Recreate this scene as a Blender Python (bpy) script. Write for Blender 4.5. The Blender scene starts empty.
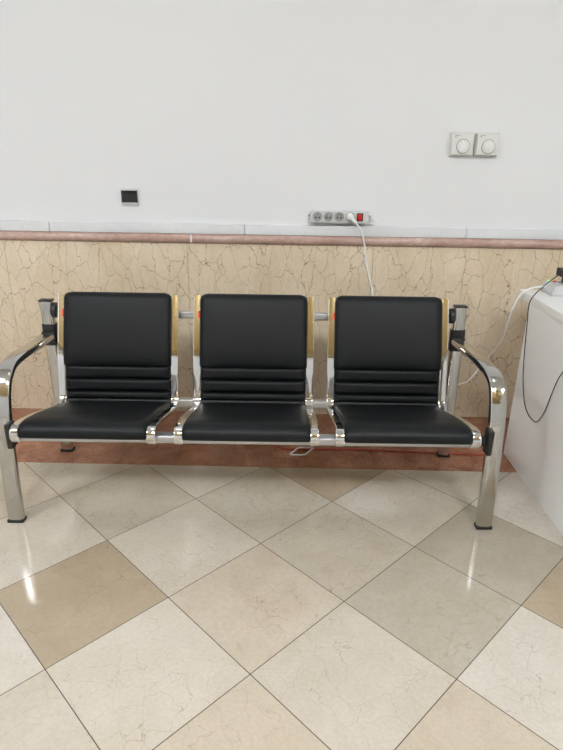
import bpy, bmesh, math, random
from mathutils import Vector, Matrix
random.seed(7)
C = bpy.context.scene.collection
S = bpy.context.scene
WALL = 1.719

# ------------------------------------------------------------------ materials
def srgb(r, g, b):
    f = lambda c: (c/255/12.92) if c <= 10.3 else ((c/255+.055)/1.055)**2.4
    return (f(r), f(g), f(b), 1)

class NT:
    def __init__(s, name):
        s.m = bpy.data.materials.new(name); s.m.use_nodes = True
        s.t = s.m.node_tree; s.n = s.t.nodes; s.l = s.t.links
        s.b = s.n['Principled BSDF']
    def node(s, typ, **kw):
        n = s.n.new(typ)
        for k, v in kw.items():
            if k in n.inputs and not hasattr(n, k): n.inputs[k].default_value = v
            elif hasattr(n, k): setattr(n, k, v)
            else: n.inputs[k.replace('_', ' ')].default_value = v
        return n
    def link(s, a, b): s.l.new(a, b)
    def set(s, **kw):
        for k, v in kw.items(): s.b.inputs[k.replace('_', ' ')].default_value = v

def plain(name, col, rough=.5, metal=0, bump=0, bscale=200, var=0.0, spec=.5, coat=0):
    k = NT(name); k.set(Base_Color=col, Roughness=rough, Metallic=metal)
    k.b.inputs['Specular IOR Level'].default_value = spec
    if coat: k.b.inputs['Coat Weight'].default_value = coat
    tc = k.node('ShaderNodeTexCoord')
    no = k.node('ShaderNodeTexNoise'); no.inputs['Scale'].default_value = bscale; no.inputs['Detail'].default_value = 4
    k.link(tc.outputs['Object'], no.inputs['Vector'])
    if bump:
        bp = k.node('ShaderNodeBump'); bp.inputs['Strength'].default_value = bump; bp.inputs['Distance'].default_value = .002
        k.link(no.outputs['Fac'], bp.inputs['Height']); k.link(bp.outputs['Normal'], k.b.inputs['Normal'])
    mr = k.node('ShaderNodeMapRange'); mr.inputs['To Min'].default_value = max(0, rough-.03-var); mr.inputs['To Max'].default_value = rough+.03+var
    k.link(no.outputs['Fac'], mr.inputs['Value']); k.link(mr.outputs['Result'], k.b.inputs['Roughness'])
    return k.m

def marble(name, base, alt, vein, scale=6, vscale=7, width=.02, vamt=.8, rough=.2, attr=False, stretch=(1, 1, 1), spec=.5, offset=False, fine=0.0, cover=(.42, .62)):
    """noise-clouded stone with crackle veins; attr: the base colour is each tile's own"""
    k = NT(name)
    tc = k.node('ShaderNodeTexCoord'); vec = tc.outputs['Object']
    mp = k.node('ShaderNodeMapping'); mp.inputs['Scale'].default_value = stretch
    k.link(vec, mp.inputs['Vector']); vec = mp.outputs['Vector']
    if offset:
        at = k.node('ShaderNodeAttribute'); at.attribute_name = 'shift'
        ad = k.node('ShaderNodeVectorMath', operation='ADD'); k.link(vec, ad.inputs[0]); k.link(at.outputs['Vector'], ad.inputs[1]); vec = ad.outputs[0]
    wn = k.node('ShaderNodeTexNoise'); wn.inputs['Scale'].default_value = scale*1.3; wn.inputs['Detail'].default_value = 6
    k.link(vec, wn.inputs['Vector'])
    sub = k.node('ShaderNodeVectorMath', operation='SUBTRACT'); k.link(wn.outputs['Color'], sub.inputs[0]); sub.inputs[1].default_value = (.5, .5, .5)
    sc = k.node('ShaderNodeVectorMath', operation='SCALE'); k.link(sub.outputs[0], sc.inputs[0]); sc.inputs['Scale'].default_value = .16
    ad2 = k.node('ShaderNodeVectorMath', operation='ADD'); k.link(vec, ad2.inputs[0]); k.link(sc.outputs[0], ad2.inputs[1])
    def crackle(vs, w, lo, hi, nscale):
        v = k.node('ShaderNodeTexVoronoi', feature='DISTANCE_TO_EDGE'); v.inputs['Scale'].default_value = vs
        k.link(ad2.outputs[0], v.inputs['Vector'])
        r = k.node('ShaderNodeMapRange'); r.inputs['From Min'].default_value = 0; r.inputs['From Max'].default_value = w
        r.inputs['To Min'].default_value = 1; r.inputs['To Max'].default_value = 0
        k.link(v.outputs['Distance'], r.inputs['Value'])
        n = k.node('ShaderNodeTexNoise'); n.inputs['Scale'].default_value = nscale; n.inputs['Detail'].default_value = 3
        k.link(ad2.outputs[0], n.inputs['Vector'])
        q = k.node('ShaderNodeMapRange'); q.inputs['From Min'].default_value = lo; q.inputs['From Max'].default_value = hi
        k.link(n.outputs['Fac'], q.inputs['Value'])
        m = k.node('ShaderNodeMath', operation='MULTIPLY'); k.link(r.outputs['Result'], m.inputs[0]); k.link(q.outputs['Result'], m.inputs[1])
        return m.outputs[0]
    v1 = crackle(vscale, width, *cover, scale*.8)
    v2 = crackle(vscale*2.3, width*1.2, .5, .7, scale*1.1)
    mx = k.node('ShaderNodeMath', operation='MULTIPLY'); k.link(v2, mx.inputs[0]); mx.inputs[1].default_value = .55
    mm = k.node('ShaderNodeMath', operation='MAXIMUM'); k.link(v1, mm.inputs[0]); k.link(mx.outputs[0], mm.inputs[1])
    ma = k.node('ShaderNodeMath', operation='MULTIPLY'); k.link(mm.outputs[0], ma.inputs[0]); ma.inputs[1].default_value = vamt
    cl = k.node('ShaderNodeTexNoise'); cl.inputs['Scale'].default_value = scale; cl.inputs['Detail'].default_value = 8; cl.inputs['Roughness'].default_value = .62
    k.link(ad2.outputs[0], cl.inputs['Vector'])
    clr = k.node('ShaderNodeMapRange'); clr.inputs['From Min'].default_value = .35; clr.inputs['From Max'].default_value = .68
    k.link(cl.outputs['Fac'], clr.inputs['Value'])
    m1 = k.node('ShaderNodeMix', data_type='RGBA'); k.link(clr.outputs['Result'], m1.inputs['Factor'])
    if attr:
        a = k.node('ShaderNodeAttribute'); a.attribute_name = 'tone'
        k.link(a.outputs['Color'], m1.inputs[6])
        dk = k.node('ShaderNodeMix', data_type='RGBA', blend_type='MULTIPLY'); dk.inputs['Factor'].default_value = 1
        k.link(a.outputs['Color'], dk.inputs[6]); dk.inputs[7].default_value = alt
        k.link(dk.outputs[2], m1.inputs[7])
    else:
        m1.inputs[6].default_value = base; m1.inputs[7].default_value = alt
    last = m1.outputs[2]
    if fine:
        fn = k.node('ShaderNodeTexNoise'); fn.inputs['Scale'].default_value = 90; fn.inputs['Detail'].default_value = 5
        k.link(vec, fn.inputs['Vector'])
        fr = k.node('ShaderNodeMapRange'); fr.inputs['From Min'].default_value = .3; fr.inputs['From Max'].default_value = .7
        fr.inputs['To Min'].default_value = 1-fine; fr.inputs['To Max'].default_value = 1+fine
        k.link(fn.outputs['Fac'], fr.inputs['Value'])
        fm = k.node('ShaderNodeVectorMath', operation='SCALE'); k.link(last, fm.inputs[0]); k.link(fr.outputs['Result'], fm.inputs['Scale']); last = fm.outputs[0]
    m2 = k.node('ShaderNodeMix', data_type='RGBA'); k.link(ma.outputs[0], m2.inputs['Factor'])
    k.link(last, m2.inputs[6]); m2.inputs[7].default_value = vein
    k.link(m2.outputs[2], k.b.inputs['Base Color'])
    rr = k.node('ShaderNodeMapRange'); rr.inputs['To Min'].default_value = rough*.7; rr.inputs['To Max'].default_value = rough*1.3
    k.link(cl.outputs['Fac'], rr.inputs['Value']); k.link(rr.outputs['Result'], k.b.inputs['Roughness'])
    k.b.inputs['Specular IOR Level'].default_value = spec
    return k.m

def glow(name, col, strength):
    k = NT(name); k.set(Base_Color=col, Roughness=.4)
    k.b.inputs['Emission Color'].default_value = col; k.b.inputs['Emission Strength'].default_value = strength
    return k.m

M = dict(
    plaster=plain('white_plaster', (.715, .725, .735, 1), .75, bump=.08, bscale=60, spec=.25),
    ceiling=plain('ceiling_paint', (.8, .8, .79, 1), .8),
    ledge=marble('pale_grey_marble', srgb(220, 222, 224), srgb(210, 212, 215), srgb(165, 165, 165), 5, 6, .012, .3, .3),
    rose=marble('rose_marble', srgb(192, 166, 155), srgb(168, 136, 124), srgb(214, 195, 185), 9, 10, .03, .4, .22, stretch=(.5, 1, 1), fine=.12),
    wall_stone=marble('beige_crackled_marble', srgb(224, 209, 185), srgb(209, 192, 163), srgb(116, 78, 58), 4.5, 11, .014, .9, .2, stretch=(1.4, 1, .7), fine=.05, cover=(.24, .42)),
    floor=marble('floor_marble', None, (.90, .88, .84, 1), srgb(120, 92, 70), 6, 13, .012, .5, .10, attr=True, offset=True, fine=.05, cover=(.36, .6)),
    red=marble('red_marble_border', srgb(174, 122, 96), srgb(138, 90, 70), srgb(206, 178, 158), 10, 13, .03, .3, .10, fine=.25),
    grout=plain('dark_grout', srgb(78, 66, 54), .9),
    leather=plain('black_leather', (.0062, .0072, .0080, 1), .44, bump=.12, bscale=700, spec=.23),
    chrome=plain('polished_chrome', (.72, .72, .71, 1), .07, 1, bscale=30, var=.03),
    tube=plain('brushed_chrome_tube', (.54, .53, .505, 1), .12, 1, bscale=12, var=.05),
    steel=plain('grey_steel_beam', (.55, .56, .58, 1), .32, 1, bscale=60),
    pan=plain('dark_steel_shell', (.03, .03, .03, 1), .5, .4),
    plastic=plain('black_plastic', (.012, .012, .012, 1), .38),
    rubber=plain('black_rubber', (.010, .010, .010, 1), .6),
    red_tag=plain('red_sticker', (.75, .03, .02, 1), .5),
    white_plastic=plain('white_plastic', (.72, .72, .70, 1), .38),
    ivory=plain('ivory_plastic', (.66, .66, .64, 1), .42),
    grey_plastic=plain('light_grey_plastic', (.56, .57, .57, 1), .42),
    socket=plain('socket_grey_plastic', (.30, .31, .31, 1), .5),
    dark=plain('socket_hole_black', (.01, .01, .01, 1), .6),
    brass=plain('earth_pin_metal', (.6, .58, .5, 1), .25, 1),
    silver=plain('satin_silver', (.62, .64, .68, 1), .3, .85),
    black_gloss=plain('black_gloss_plastic', (.012, .013, .016, 1), .18),
    red_lamp=glow('lit_red_rocker', (.6, .012, .010, 1), .08),
    green_lamp=glow('lit_green_lamp', (.35, .9, .12, 1), .5),
    cord_white=plain('white_cable_sheath', (.84, .84, .82, 1), .42),
    cord_black=plain('black_cable_sheath', (.012, .012, .014, 1), .45),
    cord_red=plain('orange_red_cable_sheath', (.42, .045, .015, 1), .45),
    desk=plain('white_desk_laminate', (.86, .85, .83, 1), .32, bscale=25),
    desk_top=plain('white_desk_top', (.86, .86, .85, 1), .3, bscale=25),
    ink=plain('grey_ink', (.12, .12, .12, 1), .6),
    ochre=plain('ochre_wood_panel', (.20, .122, .024, 1), .5, bscale=8),
    lamp=glow('led_diffuser', (.885, .940, 1, 1), 41),
    lamp_dim=glow('led_diffuser_dim', (.885, .940, 1, 1), 2.5),
    filler=plain('white_filler', (.72, .72, .70, 1), .6),
)

# ------------------------------------------------------------------ mesh helpers
def link(name, bm, mat, parent=None, smooth=True, angle=40):
    bmesh.ops.recalc_face_normals(bm, faces=bm.faces)
    me = bpy.data.meshes.new(name); bm.to_mesh(me); bm.free()
    for m in (mat if isinstance(mat, (list, tuple)) else [mat]): me.materials.append(M[m])
    if smooth:
        me.polygons.foreach_set('use_smooth', [True]*len(me.polygons))
        me.set_sharp_from_angle(angle=math.radians(angle))
    o = bpy.data.objects.new(name, me); C.objects.link(o)
    if parent: o.parent = parent
    return o

def empty(name, loc, rz=0):
    o = bpy.data.objects.new(name, None); C.objects.link(o)
    o.location = loc; o.rotation_euler = (0, 0, rz); o.empty_display_size = .1
    return o

def tag(o, label, cat, group=None):
    o['label'] = label; o['category'] = cat
    if group: o['group'] = group
    return o

def struct(name, bm, mat, parent=None, **kw):
    o = link(name, bm, mat, parent, **kw)
    if not parent: o['kind'] = 'structure'
    return o

def rbox(bm, c, s, bev=.003, seg=2, rot=None, taper=None):
    r = bmesh.ops.create_cube(bm, size=1)
    vs = r['verts']
    for v in vs:
        if taper and v.co.y < 0: v.co.x *= taper[0]; v.co.z *= taper[1]
        v.co = Vector((v.co.x*s[0], v.co.y*s[1], v.co.z*s[2]))
    if bev:
        es = list({e for v in vs for e in v.link_edges})
        q = bmesh.ops.bevel(bm, geom=es, offset=bev, segments=seg, affect='EDGES', profile=.6)
        vs = [v for v in q['verts']] + [v for v in vs if v.is_valid]
        vs = list({v for v in vs if v.is_valid})
    m = Matrix.Translation(c)
    if rot is not None: m = m @ rot
    for v in vs: v.co = m @ v.co

def cyl(bm, p0, p1, r, seg=24, r1=None, bev=0):
    p0, p1 = Vector(p0), Vector(p1); d = p1-p0; L = d.length
    if bev: prof = [(0, 0), (r-bev, 0), (r-bev*.3, bev*.3), (r, bev), (r1 or r, L-bev), ((r1 or r)-bev*.3, L-bev*.3), ((r1 or r)-bev, L), (0, L)]
    else: prof = [(0, 0), (r, 0), (r1 or r, L), (0, L)]
    lathe(bm, prof, p0, d, seg)

def lathe(bm, prof, origin, axis, seg=24):
    q = Vector(axis).normalized().to_track_quat('Z', 'Y'); o = Vector(origin)
    rows = []
    for (r, z) in prof:
        if r < 1e-7: rows.append([bm.verts.new(o+q @ Vector((0, 0, z)))])
        else: rows.append([bm.verts.new(o+q @ Vector((r*math.cos(2*math.pi*k/seg), r*math.sin(2*math.pi*k/seg), z))) for k in range(seg)])
    for a, b in zip(rows, rows[1:]):
        for k in range(seg):
            n = (k+1) % seg
            if len(a) == 1 and len(b) == 1: continue
            if len(a) == 1: bm.faces.new((a[0], b[k], b[n]))
            elif len(b) == 1: bm.faces.new((a[k], a[n], b[0]))
            else: bm.faces.new((a[k], a[n], b[n], b[k]))

def smooth_path(pts, n=8, closed=False):
    P = [Vector(p) for p in pts]; out = []
    m = len(P)
    for i in range(m if closed else m-1):
        if closed: a, b, c, d = P[i-1], P[i], P[(i+1) % m], P[(i+2) % m]
        else:
            b, c = P[i], P[i+1]
            a = P[i-1] if i else b*2-c
            d = P[i+2] if i+2 < m else c*2-b
        # centripetal-ish: chord scaled tangents
        lb = (c-b).length
        def tan(p, q, r):
            l1 = (q-p).length or 1e-9; l2 = (r-q).length or 1e-9
            return ((q-p)/l1*l2+(r-q)/l2*l1)/(l1+l2)
        t1 = tan(a, b, c)*lb; t2 = tan(b, c, d)*lb
        for k in range(n):
            t = k/n
            out.append(b*(2*t**3-3*t*t+1)+t1*(t**3-2*t*t+t)+c*(-2*t**3+3*t*t)+t2*(t**3-t*t))
    if not closed: out.append(P[-1])
    return out

def tube(bm, pts, r, seg=8, closed=False, flat=1.0):
    P = [Vector(p) for p in pts]; n = len(P); rows = []; up = None
    for i in range(n):
        if closed: t = P[(i+1) % n]-P[i-1]
        else: t = P[min(i+1, n-1)]-P[max(i-1, 0)]
        t.normalize()
        if up is None: up = t.orthogonal().normalized() if abs(t.z) > .9 else Vector((0, 0, 1))
        up = (up-t*up.dot(t)).normalized(); s = t.cross(up)
        rows.append([bm.verts.new(P[i]+s*(r*math.cos(2*math.pi*k/seg))+up*(r*flat*math.sin(2*math.pi*k/seg))) for k in range(seg)])
    rng = range(n if closed else n-1)
    for i in rng:
        a, b = rows[i], rows[(i+1) % n]
        for k in range(seg): bm.faces.new((a[k], a[(k+1) % seg], b[(k+1) % seg], b[k]))
    if not closed:
        bm.faces.new(rows[0][::-1]); bm.faces.new(rows[-1])

def frames_yz(path):
    """path of (y, z): list of (point, tangent, normal) in the YZ plane; normal points up / forward"""
    out = []
    n = len(path)
    for i in range(n):
        a, b = path[max(i-1, 0)], path[min(i+1, n-1)]
        t = Vector((b[0]-a[0], b[1]-a[1])).normalized()
        out.append((Vector((path[i][0], path[i][1])), t, Vector((-t.y, t.x))))
    return out

def superell(a, b, n=5, seg=28):
    r = []
    for k in range(seg):
        th = 2*math.pi*k/seg; c, s = math.cos(th), math.sin(th)
        r.append((math.copysign(abs(c)**(2/n), c)*a, math.copysign(abs(s)**(2/n), s)*b))
    return r

def sweep_yz(bm, path, x, a, b, n=5, seg=28, scale=None, dx=None):
    """sweep a superellipse (half width a in X, half thickness b along the normal) along a YZ path"""
    F = frames_yz(path); rows = []
    sec = superell(a, b, n, seg)
    for i, (p, t, nn) in enumerate(F):
        k = scale(i/(len(F)-1)) if scale else 1
        ox = dx(i/(len(F)-1)) if dx else 0
        rows.append([bm.verts.new((x+ox+u*(k if scale else 1), p.x+nn.x*v, p.y+nn.y*v)) for u, v in sec])
    for r0, r1 in zip(rows, rows[1:]):
        for k in range(seg): bm.faces.new((r0[k], r0[(k+1) % seg], r1[(k+1) % seg], r1[k]))
    bm.faces.new(rows[0][::-1]); bm.faces.new(rows[-1])

def cut_path(path, s0, s1, n):
    L = [0]
    for p, q in zip(path, path[1:]): L.append(L[-1]+math.hypot(q[0]-p[0], q[1]-p[1]))
    out = []
    for k in range(n+1):
        s = s0+(s1-s0)*k/n
        i = 0
        while i < len(L)-2 and L[i+1] < s: i += 1
        f = (s-L[i])/(L[i+1]-L[i])
        out.append((path[i][0]+(path[i+1][0]-path[i][0])*f, path[i][1]+(path[i+1][1]-path[i][1])*f))
    return out

def s_at(path, z, after=0):
    L = 0
    for p, q in zip(path, path[1:]):
        d = math.hypot(q[0]-p[0], q[1]-p[1])
        if L >= after and min(p[1], q[1]) <= z <= max(p[1], q[1]) and abs(q[1]-p[1]) > 1e-6:
            return L+d*(z-p[1])/(q[1]-p[1])
        L += d
    return L

def pillow(bm, path, x, w, base, h, ps=7, px=10, nx=26, crown=.10, width=None):
    """cushion on a YZ path: top swells along the normal, edges roll over; w = width in X"""
    F = frames_yz(path); N = len(F)-1
    top, bot = [], []
    # edge-dense parameters across x
    us = [math.copysign(1-(1-abs(u))**1.9, u) for u in [-1+2*k/nx for k in range(nx+1)]]
    for i, (p, t, nn) in enumerate(F):
        s = -1+2*i/N
        gs = max(0, 1-abs(s)**ps)**(1/2.2)
        ww = w*(width(i/N) if width else 1)
        ra, rb = [], []
        for u in us:
            gx = max(0, 1-abs(u)**px)**(1/2.2)
            hh = h*gs*gx*(1+crown*(1-u*u)*(1-s*s))
            ra.append(bm.verts.new((x+u*ww/2, p.x+nn.x*(base+hh*.99+.0005), p.y+nn.y*(base+hh*.99+.0005))))
            rb.append(bm.verts.new((x+u*ww/2, p.x+nn.x*base, p.y+nn.y*base)))
        top.append(ra); bot.append(rb)
    for i in range(N):
        for k in range(nx):
            bm.faces.new((top[i][k], top[i][k+1], top[i+1][k+1], top[i+1][k]))
            bm.faces.new((bot[i][k], bot[i+1][k], bot[i+1][k+1], bot[i][k+1]))
        bm.faces.new((top[i][0], top[i+1][0], bot[i+1][0], bot[i][0]))
        bm.faces.new((top[i][nx], bot[i][nx], bot[i+1][nx], top[i+1][nx]))
    for k in range(nx):
        bm.faces.new((top[0][k], bot[0][k], bot[0][k+1], top[0][k+1]))
        bm.faces.new((top[N][k], top[N][k+1], bot[N][k+1], bot[N][k]))

B = bmesh.new

# ------------------------------------------------------------------ the setting
XL, XR, YR, ZC = -3.2, 4.2, -2.5, 3.25
T = .4; s2 = math.sqrt(.5)
BORDER = 1.118
TONE = {'L': (210, 200, 185), 'W': (216, 208, 196), 'T': (186, 169, 145), 'G': (188, 178, 162), 'M': (200, 189, 172), 'B': (206, 193, 174)}
CELL = {(-2, -1): 'T', (-1, -1): 'L', (-1, 0): 'B', (-2, 0): 'L', (0, 1): 'G', (0, 0): 'L', (-1, 1): 'M', (0, 2): 'G', (1, 2): 'T',
        (1, 1): 'W', (0, -1): 'B', (1, 0): 'B', (-2, -2): 'W', (-3, -1): 'L', (-3, 0): 'M', (-2, 1): 'M', (-1, 2): 'L', (-4, 0): 'L', (-3, -2): 'L', (-1, -2): 'L'}
bm = B()
tone = bm.faces.layers.float_color if False else None
tiles = []
g = .0013
for i in range(-14, 15):
    for j in range(-14, 15):
        q = []
        for (a, b) in ((i, j), (i+1, j), (i+1, j+1), (i, j+1)):
            a2 = a*T+(g if a == i else -g); b2 = b*T+(g if b == j else -g)
            q.append(((a2+b2)*s2, (b2-a2)*s2))
        cx = sum(p[0] for p in q)/4; cy = sum(p[1] for p in q)/4
        if not (XL-.4 < cx < XR+.4 and YR-.4 < cy < BORDER+.3): continue
        tiles.append((i, j, q))
col = bm.loops.layers.float_color.new('tone'); shf = bm.faces.layers.float_vector.new('shift')
for i, j, q in tiles:
    f = bm.faces.new([bm.verts.new((x, y, 0)) for x, y in q])
    c = CELL.get((i, j), random.choice('LLWBMGT')); rgb = TONE[c]
    jit = random.uniform(-3, 3)
    lin = [c*.84 for c in srgb(*[v+jit for v in rgb])[:3]]+[1]
    for l in f.loops: l[col] = lin
    f[shf] = (random.uniform(-20, 20), random.uniform(-20, 20), random.uniform(-20, 20))
def clip(bm, co, no):
    bmesh.ops.bisect_plane(bm, geom=bm.verts[:]+bm.edges[:]+bm.faces[:], plane_co=co, plane_no=no, clear_outer=True)
clip(bm, (0, BORDER-.0015, 0), (0, 1, 0)); clip(bm, (XL, 0, 0), (-1, 0, 0)); clip(bm, (XR, 0, 0), (1, 0, 0)); clip(bm, (0, YR, 0), (0, -1, 0))
fl = struct('floor', bm, 'floor', smooth=False)
bm = B()   # mortar bed that shows in the joints, and the screed under it
rbox(bm, ((XL+XR)/2, (YR+WALL)/2, -.0515), (XR-XL, WALL-YR, .1), 0)
struct('floor_grout', bm, 'grout', fl, smooth=False)
bm = B()
for x0 in [XL+k*.925 for k in range(9)]:
    x1 = min(x0+.925, XR)
    if x1 <= x0: continue
    rbox(bm, ((x0+x1)/2, (BORDER+WALL)/2, -.01), (x1-x0-.0016, WALL-BORDER-.001, .02), 0)
struct('floor_border', bm, 'red', fl, smooth=False)

bm = B(); rbox(bm, ((XL+XR)/2, WALL+.1, ZC/2), (XR-XL, .2, ZC), 0); struct('wall_front', bm, 'plaster', smooth=False)
bm = B(); rbox(bm, (XL-.05, (YR+WALL)/2, ZC/2), (.1, WALL-YR, ZC), 0); struct('wall_left', bm, 'plaster', smooth=False)
bm = B(); rbox(bm, (XR+.05, (YR+WALL)/2, ZC/2), (.1, WALL-YR, ZC), 0); struct('wall_right', bm, 'plaster', smooth=False)
bm = B(); rbox(bm, ((XL+XR)/2, YR-.05, ZC/2), (XR-XL, .1, ZC), 0); wr = struct('wall_rear', bm, 'plaster', smooth=False)
for z0, z1 in ((1.38, 1.60), (1.625, ZC)):
    bm = B(); rbox(bm, ((XL+XR)/2, YR+.015, (z0+z1)/2), (XR-XL, .03, z1-z0), .002); struct('wood_panel', bm, 'ochre', wr, smooth=False)
bm = B(); rbox(bm, ((XL+XR)/2, (YR+WALL)/2, ZC+.05), (XR-XL, WALL-YR, .1), 0); struct('ceiling', bm, 'ceiling', smooth=False)
# marble wainscot: slabs with fine joints, 12 mm proud of the plaster
bm = B()
seams = [XL, -2.25, -1.345, -.425, .505, .966, 1.43, 2.36, 3.29, XR]
for a, b in zip(seams, seams[1:]):
    rbox(bm, ((a+b)/2, WALL-.003, .461), (b-a-.0014, .018, .922), .0005, 1)
struct('trim_1', bm, 'wall_stone', smooth=False)
# rounded rose marble moulding
bm = B()
mseams = [XL, -1.22, -.40, .63, 1.75, 3.0, XR]
for a, b in zip(mseams, mseams[1:]):
    rows = []
    prof = [(0, .921)]+[(-.010-.024*math.cos(t), .945+.024*math.sin(t)) for t in [math.radians(-90+180*k/12) for k in range(13)]]+[(0, .969)]
    for xx in (a+.0006, b-.0006): rows.append([bm.verts.new((xx, WALL+y, z)) for y, z in prof])
    n = len(prof)
    for k in range(n): bm.faces.new((rows[0][k], rows[0][(k+1) % n], rows[1][(k+1) % n], rows[1][k]))
    bm.faces.new(rows[0][::-1]); bm.faces.new(rows[1])
tr = struct('trim_2', bm, 'rose')
bm = B(); rbox(bm, (-.40, WALL-.0325, .946), (.010, .006, .038), .0025); struct('joint_filler', bm, 'filler', tr)
# pale ledge strip above the moulding
bm = B()
lseams = [XL, -1.1, -.137, .95, 2.1, XR]
for a, b in zip(lseams, lseams[1:]): rbox(bm, ((a+b)/2, WALL-.004, .993), (b-a-.0025, .036, .048), .002, 2)
struct('trim_3', bm, 'ledge')

# ceiling lamps
def lamp(x, y, mat, label):
    e = empty('ceiling_light', (x, y, ZC)); tag(e, label, 'ceiling light')
    bm = B(); rbox(bm, (0, 0, -.0125), (.62, .62, .025), .004); link('frame', bm, 'white_plastic', e)
    bm = B(); rbox(bm, (0, 0, -.0265), (.56, .56, .006), .001, 1); link('diffuser', bm, mat, e)
for x, y, m, l in ((-.75, .72, 'lamp_dim', 'dimmer square LED ceiling panel above the left seat of the bench'), (1.30, .72, 'lamp_dim', 'dimmer square LED ceiling panel above the desk end'),
                   (-2.5, -1.5, 'lamp', 'bright square LED ceiling panel nearest the left wall'), (-.7, -2.1, 'lamp', 'bright square LED ceiling panel behind the camera, left of the middle'),
                   (1.3, -2.1, 'lamp', 'bright square LED ceiling panel behind the camera, right of the middle'), (3.2, -2.1, 'lamp', 'bright square LED ceiling panel behind the camera, nearest the right wall')):
    lamp(x, y, m, l)

# ------------------------------------------------------------------ the bench
def corner(t, r0, r1, length, w):
    """width factor that rounds the corners of a cushion at its start (r0) and end (r1)"""
    k = 1
    for d, r in ((t*length, r0), ((1-t)*length, r1)):
        if r and d < r: k -= 2*(r-math.sqrt(max(0, r*r-(r-d)**2)))/w
    return k
Y0 = .694
bench = empty('waiting_bench', (-.0555, Y0, 0), .0115)
tag(bench, 'three-seat waiting bench with black padded seats and chrome frame along the marble wall', 'bench')
def L2(pts): return [(y-Y0, z) for y, z in pts]
FP = smooth_path([(y-Y0, z, 0) for y, z in [(.676, .356), (.669, .369), (.671, .386), (.683, .399), (.704, .4005), (.75, .393), (1.04, .317), (1.085, .306), (1.116, .305), (1.138, .325), (1.149, .365), (1.180, .511), (1.2065, .588), (1.2695, .760)]], 7)
FP = [(v.x, v.y) for v in FP]
CP = FP+[(FP[-1][0]+.0032, FP[-1][1]+.008)]     # cushions run a little higher than the frames
zmid = 0
def s_y(path, y):
    L = 0
    for p, q in zip(path, path[1:]):
        d = math.hypot(q[0]-p[0], q[1]-p[1])
        if L > .05 and p[0] <= y <= q[0]: return L+d*(y-p[0])/(q[0]-p[0])
        L += d
Stot = sum(math.hypot(q[0]-p[0], q[1]-p[1]) for p, q in zip(CP, CP[1:]))
def back_s(z): return s_at(CP, z, s_y(CP, 1.10-Y0))
PITCH, SW, FW = .5905, .526, .035
def seat(cx):
    # dark pressed steel shell carrying the cushions
    bm = B(); p = cut_path(CP, .034, Stot-.02, 60)
    F = frames_yz(p); hw = SW/2-FW+.004; rows = []
    for pt, t, n in F:
        rows.append([bm.verts.new((cx+u*hw, pt.x+n.x*v, pt.y+n.y*v)) for u, v in ((-1, .004), (1, .004), (1, -.004), (-1, -.004))])
    for a, b in zip(rows, rows[1:]):
        for k in range(4): bm.faces.new((a[k], a[(k+1) % 4], b[(k+1) % 4], b[k]))
    bm.faces.new(rows[0][::-1]); bm.faces.new(rows[-1])
    shell = link('seat_shell', bm, 'pan', bench)
    cw = SW-2*FW+.012
    bm = B(); pillow(bm, cut_path(CP, .013, s_y(CP, 1.118-Y0), 64), cx, cw, .002, .023, ps=18, px=16, crown=.22, width=lambda t: corner(t, .008, 0, .53, cw)); link('seat_cushion', bm, 'leather', shell, angle=60)
    bm = B(); pillow(bm, cut_path(CP, back_s(.462), Stot, 56), cx, cw+.002, .004, .036, ps=12, px=14, crown=.15, width=lambda t: corner(t, .012, .034, .33, cw)); link('back_cushion', bm, 'leather', shell, angle=60)
    bm = B()
    for z0, z1 in ((.415, .471), (.360, .4145), (.320, .3595)):
        pillow(bm, cut_path(CP, back_s(z0), back_s(z1), 14), cx, cw-.008, .003, .026, ps=5.0, px=16, crown=.06)
    link('lumbar_cushion', bm, 'leather', shell, angle=60)
    for sd in (-1, 1):
        bm = B()
        def dx(t): return 0
        sweep_yz(bm, FP, cx+sd*(SW/2-FW/2), FW/2, .010, 6, 28)
        link('side_frame', bm, 'chrome', shell, angle=35)
    # small red sticker on the left frame, just below its top
    bm = B(); st = cut_path(FP, s_at(FP, .668, .6), s_at(FP, .696, .6), 4)
    sweep_yz(bm, [(p[0]-.0098, p[1]+.0035) for p in st], cx-SW/2+FW-.0072, .0062, .0009, 8, 12)
    link('sticker', bm, 'red_tag', shell)['label'] = 'red sticker'
for cx in (-PITCH-.001, -.001, PITCH-.007): seat(cx)

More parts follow.
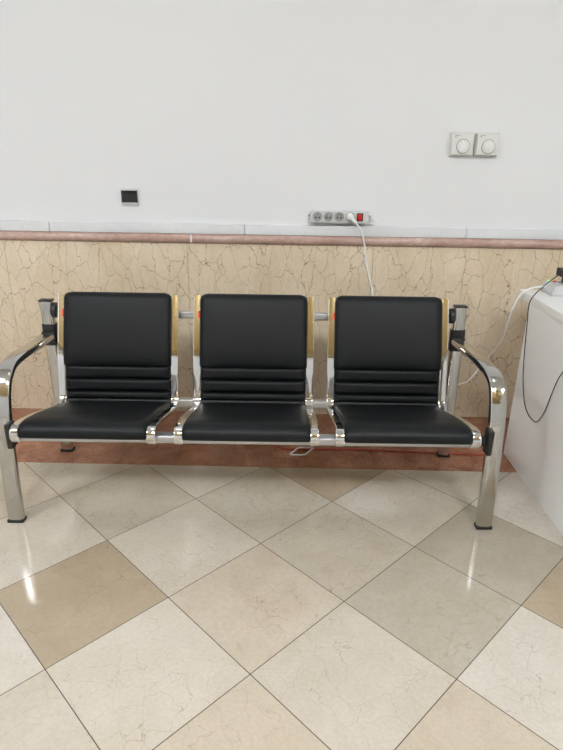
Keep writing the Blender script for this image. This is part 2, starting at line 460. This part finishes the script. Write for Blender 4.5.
HX = .897
XF = 1.250-Y0      # rear feet; the rear legs lean back slightly
def XP(z): return XF+z*.045
for sd in (-1, 1):
    x = sd*.900 if sd > 0 else -.897
    top = -.020 if sd < 0 else .006
    ft = 0 if sd < 0 else .004
    def px(z): return x+ft+(top-ft)*z/.73
    bm = B(); sweep_yz(bm, [(XP(z), z) for z in [.012+k*.0711 for k in range(11)]], x, .0275, .0185, 4, 32, dx=lambda t: ft+(top-ft)*t)
    post = link('rear_leg', bm, 'tube', bench)
    bm = B(); rbox(bm, (px(0), XF, .007), (.060, .040, .014), .005, 3); link('foot_cap', bm, 'rubber', post)
    bm = B(); rbox(bm, (px(.73), XP(.73), .726), (.057, .038, .008), .002, 2); link('top_cap', bm, 'plastic', post)
    bm = B()
    sweep_yz(bm, [(XP(z), z) for z in (.526, .530, .618, .622)], px(.57), .0325, .0230, 4, 32)
    rbox(bm, (px(.57), XP(.57)-.028, .571), (.052, .03, .044), .004)
    link('collar', bm, 'plastic', post)
    bm = B(); xc = px(.68)
    cyl(bm, (xc-sd*.022, XP(.68)-.002, .683), (xc-sd*.048, XP(.68)-.002, .683), .034, 28, bev=.006)
    cyl(bm, (xc-sd*.041, XP(.68), .683), (xc-sd*.070, XP(.68), .683), .019, 24)
    link('beam_clamp', bm, 'plastic', post)
    # armrest and front leg: one bent oval tube
    fx = .011 if sd > 0 else .005
    ap = smooth_path([(y-Y0, z, 0) for y, z in [(1.250, .571), (1.10, .578), (.88, .588), (.815, .583), (.768, .562), (.738, .515), (.721, .455), (.708, .36), (.686, .05), (.684, .012)]], 8)
    ap = [(v.x, v.y) for v in ap]
    bm = B(); sweep_yz(bm, ap, x, .0300, .0160, 3.6, 36, dx=lambda t: top*max(0, 1-t*2.4)+fx*min(1, t*2.4))
    leg = link('armrest_leg', bm, 'tube', bench)
    bm = B(); rbox(bm, (x+fx, -.0105, .007), (.062, .036, .014), .005, 3); link('foot_cap', bm, 'rubber', leg)
    bm = B()
    rbox(bm, (x+fx-sd*.027, .002, .366), (.022, .050, .100), .009, 3)
    rbox(bm, (x+fx-sd*.046, .006, .368), (.042, .030, .034), .006, 2)
    link('seat_bracket', bm, 'plastic', leg)
bm = B()
rbox(bm, (0, XP(.67), .671), (1.68, .022, .032), .006, 3)
link('upper_beam', bm, 'steel', bench)
bm = B(); rbox(bm, (0, 1.150-Y0, .306), (1.72, .036, .034), .006, 3); link('rear_beam', bm, 'steel', bench)
bm = B(); rbox(bm, (0, .704-Y0, .3590), (1.70, .042, .030), .007, 3); link('front_beam', bm, 'steel', bench)
# short arms joining the rear beam to the rear posts
for sd in (-1, 1):
    bm = B(); tube(bm, [(sd*.84, 1.150-Y0, .306), (sd*.868, 1.19-Y0, .306), (sd*.885, XP(.306), .306)], .013, 14)
    link('beam_bracket', bm, 'steel', bench)

# ------------------------------------------------------------------ things on the wall
def round_socket(bm_ring, bm_holes, bm_pin, x, y, z, ax, up):
    ax, up = Vector(ax), Vector(up); rt = up.cross(ax); o = Vector((x, y, z))
    lathe(bm_ring, [(.0, .0005), (.0165, .0005), (.0175, .003), (.0215, .003), (.0225, .001), (.0225, -.002), (0, -.002)], o, ax, 28)
    for u, v in ((-.0085, -.004), (.0085, -.004)):
        p = o+rt*u+up*v; cyl(bm_holes, p-ax*.001, p+ax*.0012, .0042, 14)
    p = o+up*.0095; cyl(bm_pin, p, p+ax*.010, .0026, 12, bev=.0008)

ps = empty('power_strip', (.327, WALL, 1.060))
tag(ps, 'grey four-socket power strip mounted on the white wall above the right seat', 'power strip')
bm = B(); rbox(bm, (0, -.021, 0), (.282, .042, .054), .004, 3); body = link('housing', bm, 'grey_plastic', ps)
for sd in (-1, 1):
    bm = B(); rbox(bm, (sd*.146, -.0055, .002), (.014, .012, .026), .003)
    link('mounting_lug', bm, 'white_plastic', body)
    bm = B(); cyl(bm, (sd*.148, -.011, .004), (sd*.148, -.0135, .004), .0035, 10); link('screw', bm, 'plastic', body)
for k in range(4):
    b1, b2, b3 = B(), B(), B(); round_socket(b1, b2, b3, -.108+k*.0525, -.0422, .002, (0, -1, 0), (0, 0, 1))
    so = link('socket', b1, 'socket', ps)
    if k < 3:
        link('socket_holes', b2, 'dark', so); link('earth_pin', b3, 'brass', so)
    else: b2.free(); b3.free()
bm = B(); rbox(bm, (.097, -.0425, .002), (.030, .004, .038), .0015); fr = link('switch', bm, 'plastic', ps)
bm = B(); rbox(bm, (.097, -.0455, .002), (.019, .007, .027), .002, rot=Matrix.Rotation(math.radians(8), 4, 'X')); link('rocker', bm, 'red_lamp', fr)['label'] = 'lit red rocker'
bm = B(); tube(bm, smooth_path([(.141, -.014, .004), (.158, -.020, .000), (.174, -.022, -.008), (.178, -.022, -.018), (.170, -.022, -.0265), (.150, -.024, -.026), (.140, -.018, -.018)], 6), .0027, 8); link('cable', bm, 'cord_white', ps)

# switch plate
sw = empty('switch_plate', (-.695, WALL, 1.137))
tag(sw, 'small square black switch plate with silver edges on the white wall', 'switch')
bm = B(); rbox(bm, (0, -.004, 0), (.084, .008, .082), .002); link('frame', bm, 'silver', sw)
bm = B(); rbox(bm, (0, -.0085, .002), (.078, .008, .056), .0015); link('rocker', bm, 'black_gloss', sw)

# thermostats
def thermostat(x, label):
    e = empty('thermostat', (x, WALL+.001, 1.396)); tag(e, label, 'thermostat', 'room thermostats on the white wall')
    bm = B(); rbox(bm, (0, -.0165, 0), (.112, .033, .104), .0035, 3, taper=(.88, .88)); link('housing', bm, 'ivory', e)
    bm = B(); lathe(bm, [(0, 0), (.0315, 0), (.0315, .001), (0, .001)], (.003, -.0332, -.010), (0, -1, 0), 40); rg = link('dial_gap', bm, 'ink', e)
    bm = B(); lathe(bm, [(0, 0), (.0295, 0), (.0285, .006), (.0265, .0075), (0, .0082)], (.003, -.0335, -.010), (0, -1, 0), 40); d = link('dial', bm, 'white_plastic', e)
    bm = B()
    for k in range(7):
        a = math.radians(-20+k*36.7)
        p = Vector((.003+.0215*math.cos(a), -.0413, -.010+.0215*math.sin(a)))
        rbox(bm, p, (.0014, .0012, .0045), 0, rot=Matrix.Rotation(-(a-math.pi/2), 4, 'Y'))
    link('dial_marks', bm, 'ink', d, smooth=False)
    bm = B(); z = .033
    rbox(bm, (-.036, -.0334, z), (.0022, .0008, .010), 0); rbox(bm, (-.0335, -.0334, z+.0042), (.006, .0008, .0022), 0); rbox(bm, (-.0345, -.0334, z), (.004, .0008, .002), 0)
    rbox(bm, (-.022, -.0334, z+.0045), (.016, .0008, .0014), 0)
    link('maker_mark', bm, 'ink', e, smooth=False)
    return e
thermostat(.879, 'ivory thermostat with round dial, the left one of the pair on the wall')
thermostat(.995, 'ivory thermostat with round dial, the right one of the pair on the wall')

# ------------------------------------------------------------------ the desk and what is on it
DX = 1.144
desk = empty('office_desk', (DX, .75, 0))
tag(desk, 'white desk with thin overhanging top and plain side panel at the right', 'desk')
bm = B(); rbox(bm, (.009, 1.294-.75-.59, .372), (.018, 1.18, .744), .0012, 1); link('side_panel', bm, 'desk', desk, smooth=False)
bm = B(); rbox(bm, (.36, 1.422-.75-.67, .762), (.728, 1.34, .036), .002, 2); link('desk_top', bm, 'desk_top', desk)
for yy in (.53, -.62):
    bm = B(); rbox(bm, (.36, yy, .36), (.68, .018, .744-.024), .0012, 1); link('end_panel', bm, 'desk', desk, smooth=False)
bm = B(); rbox(bm, (.50, -.03, .16), (.34, .9, .30), .002); link('drawer_unit', bm, 'desk', desk)
DT = .780
st = empty('power_strip', (1.232, 1.285, DT))
tag(st, 'light grey multi-socket power block lying on the white desk top', 'power strip')
bm = B()
prof = [(0, 0), (.001, .026), (.011, .043), (.369, .043), (.379, .026), (.38, 0)]
ys = (0, .006, .125, .131)
rows = []
for y in (0, .131):
    rows.append([bm.verts.new((x, y, z)) for x, z in prof])
n = len(prof)
for k in range(n): bm.faces.new((rows[0][k], rows[0][(k+1) % n], rows[1][(k+1) % n], rows[1][k]))
bm.faces.new(rows[0][::-1]); bm.faces.new(rows[1])
bmesh.ops.recalc_face_normals(bm, faces=bm.faces)
bmesh.ops.bevel(bm, geom=bm.edges[:], offset=.004, segments=2, affect='EDGES')
h2 = link('housing', bm, 'grey_plastic', st)
bm = B(); rbox(bm, (.047, .102, .0440), (.018, .012, .006), .002); link('switch', bm, 'red_lamp', st)['label'] = 'red lit switch'
bm = B(); rbox(bm, (.030, .121, .0435), (.016, .010, .006), .002); link('pilot_lamp', bm, 'green_lamp', st)['label'] = 'green pilot lamp'
for k in range(3):
    b1, b2, b3 = B(), B(), B(); round_socket(b1, b2, b3, .075+k*.075, .075, .0435, (0, 0, 1), (0, 1, 0))
    so = link('socket', b1, 'socket', st)
    if k: link('socket_holes', b2, 'dark', so); link('earth_pin', b3, 'brass', so)
    else: b2.free(); b3.free()
# mains cable of the block: over the desk edge, down behind the bench, up to the plug in the wall strip
lp = lambda pts: [(x-1.232, y-1.285, z-DT) for x, y, z in pts]
cab = smooth_path(lp([(1.245, 1.372, .802), (1.214, 1.372, .803), (1.180, 1.365, .799), (1.147, 1.358, .789), (1.118, 1.352, .762), (1.100, 1.352, .716), (1.105, 1.40, .62), (1.115, 1.46, .53), (1.105, 1.52, .45), (1.085, 1.56, .375), (1.060, 1.58, .318), (1.035, 1.58, .281), (1.010, 1.57, .262), (.972, 1.55, .257),
    (.90, 1.53, .24), (.80, 1.53, .22), (.70, 1.56, .24), (.62, 1.61, .34), (.56, 1.65, .48), (.525, 1.675, .62), (.508, 1.68, .707), (.487, 1.68, .783), (.466, 1.678, .867), (.450, 1.668, .946), (.428, 1.655, 1.004), (.401, 1.643, 1.040)]), 7)
bm = B(); tube(bm, cab, .0042, 10); cb = link('power_cable', bm, 'cord_white')
cb.location = (1.232, 1.285, DT)
tag(cb, 'white cable from the desk power block running behind the bench up to the wall strip', 'cable')
bm = B()
o = Vector((.3755-1.232, WALL-.0455-1.285, 1.062-DT))
lathe(bm, [(0, 0), (.0195, 0), (.0195, .014), (.017, .022), (.010, .028), (0, .029)], o, (0.0, -1, 0), 28)
tube(bm, smooth_path([o+Vector((.000, -.018, .002)), o+Vector((.010, -.027, -.008)), o+Vector((.020, -.031, -.018)), o+Vector((.0265, -.0315, -.0235))], 5), .0085, 12)
link('plug', bm, 'white_plastic', cb)

# black adapter in the desk block with a thin lead looping down the desk side
ad = empty('plug_adapter', (1.268, 1.345, DT+.0475))
tag(ad, 'black plug adapter in the desk power block, thin black lead hanging down', 'charger')
la = lambda pts: [(x-ad.location.x, y-ad.location.y, z-ad.location.z) for x, y, z in pts]
bm = B(); rbox(bm, (.047, .0, .047), (.094, .046, .034), .005, 3); cyl(bm, (.045, .015, .0), (.045, .015, .034), .0165, 24); hs = link('housing', bm, 'plastic', ad)
bm = B()
tube(bm, smooth_path(la([(1.285, 1.340, .868), (1.272, 1.335, .866), (1.256, 1.324, .860), (1.218, 1.300, .843), (1.183, 1.280, .821), (1.150, 1.262, .797), (1.133, 1.250, .782), (1.126, 1.250, .765), (1.126, 1.254, .724), (1.127, 1.247, .682), (1.128, 1.224, .552), (1.130, 1.182, .403), (1.131, 1.143, .340), (1.131, 1.112, .316), (1.132, 1.084, .304), (1.132, 1.048, .300), (1.132, 1.008, .306), (1.132, .960, .361), (1.130, .919, .467), (1.128, .889, .542), (1.126, .85, .60), (1.125, .76, .70), (1.124, .68, .765), (1.134, .655, .787), (1.20, .62, .7835), (1.35, .60, .7835)]), 6), .0022, 8)
link('lead', bm, 'cord_black', ad)

# ------------------------------------------------------------------ on the floor
bm = B()
tube(bm, smooth_path([(-.05, 1.44, .004), (.0, 1.36, .004), (.04, 1.315, .004), (.093, 1.287, .004), (.15, 1.284, .004), (.26, 1.292, .004), (.40, 1.296, .004), (.64, 1.288, .004), (.87, 1.277, .004), (1.07, 1.275, .004), (1.135, 1.30, .004), (1.25, 1.36, .004), (1.5, 1.38, .004)], 6), .0035, 8)
tag(link('floor_cable', bm, 'cord_red'), 'thin orange-red cable lying on the red marble border under the bench', 'cable')
bm = B()
tube(bm, smooth_path([(.108, 1.236, .004), (.125, 1.262, .005), (.150, 1.296, .006), (.185, 1.301, .006), (.220, 1.301, .005), (.200, 1.270, .004), (.178, 1.236, .004), (.145, 1.230, .004)], 4, True), .0038, 8, closed=True)
tag(link('cable_loop', bm, 'cord_white'), 'small white loop of cable on the floor under the middle seat', 'cable')

# ------------------------------------------------------------------ camera, world, colour
cam = bpy.data.cameras.new('camera'); co = bpy.data.objects.new('camera', cam); C.objects.link(co)
cam.sensor_fit = 'HORIZONTAL'; cam.sensor_width = 36; cam.lens = 567.672/563*36; cam.clip_start = .01
co.matrix_world = Matrix.Translation((.08563, -1.16056, 1.32744)) @ Matrix.Rotation(.010245, 4, 'Z') @ Matrix.Rotation(math.pi/2-.366267, 4, 'X') @ Matrix.Rotation(.015168, 4, 'Z')
S.camera = co
w = bpy.data.worlds.new('world'); S.world = w; w.use_nodes = True
w.node_tree.nodes['Background'].inputs['Color'].default_value = (.9, .95, 1, 1); w.node_tree.nodes['Background'].inputs['Strength'].default_value = .1
v = S.view_settings; S.display_settings.display_device = 'sRGB'
v.view_transform = 'Standard'; v.look = 'None'; v.gamma = 1; v.use_curve_mapping = False; v.exposure = 0.68
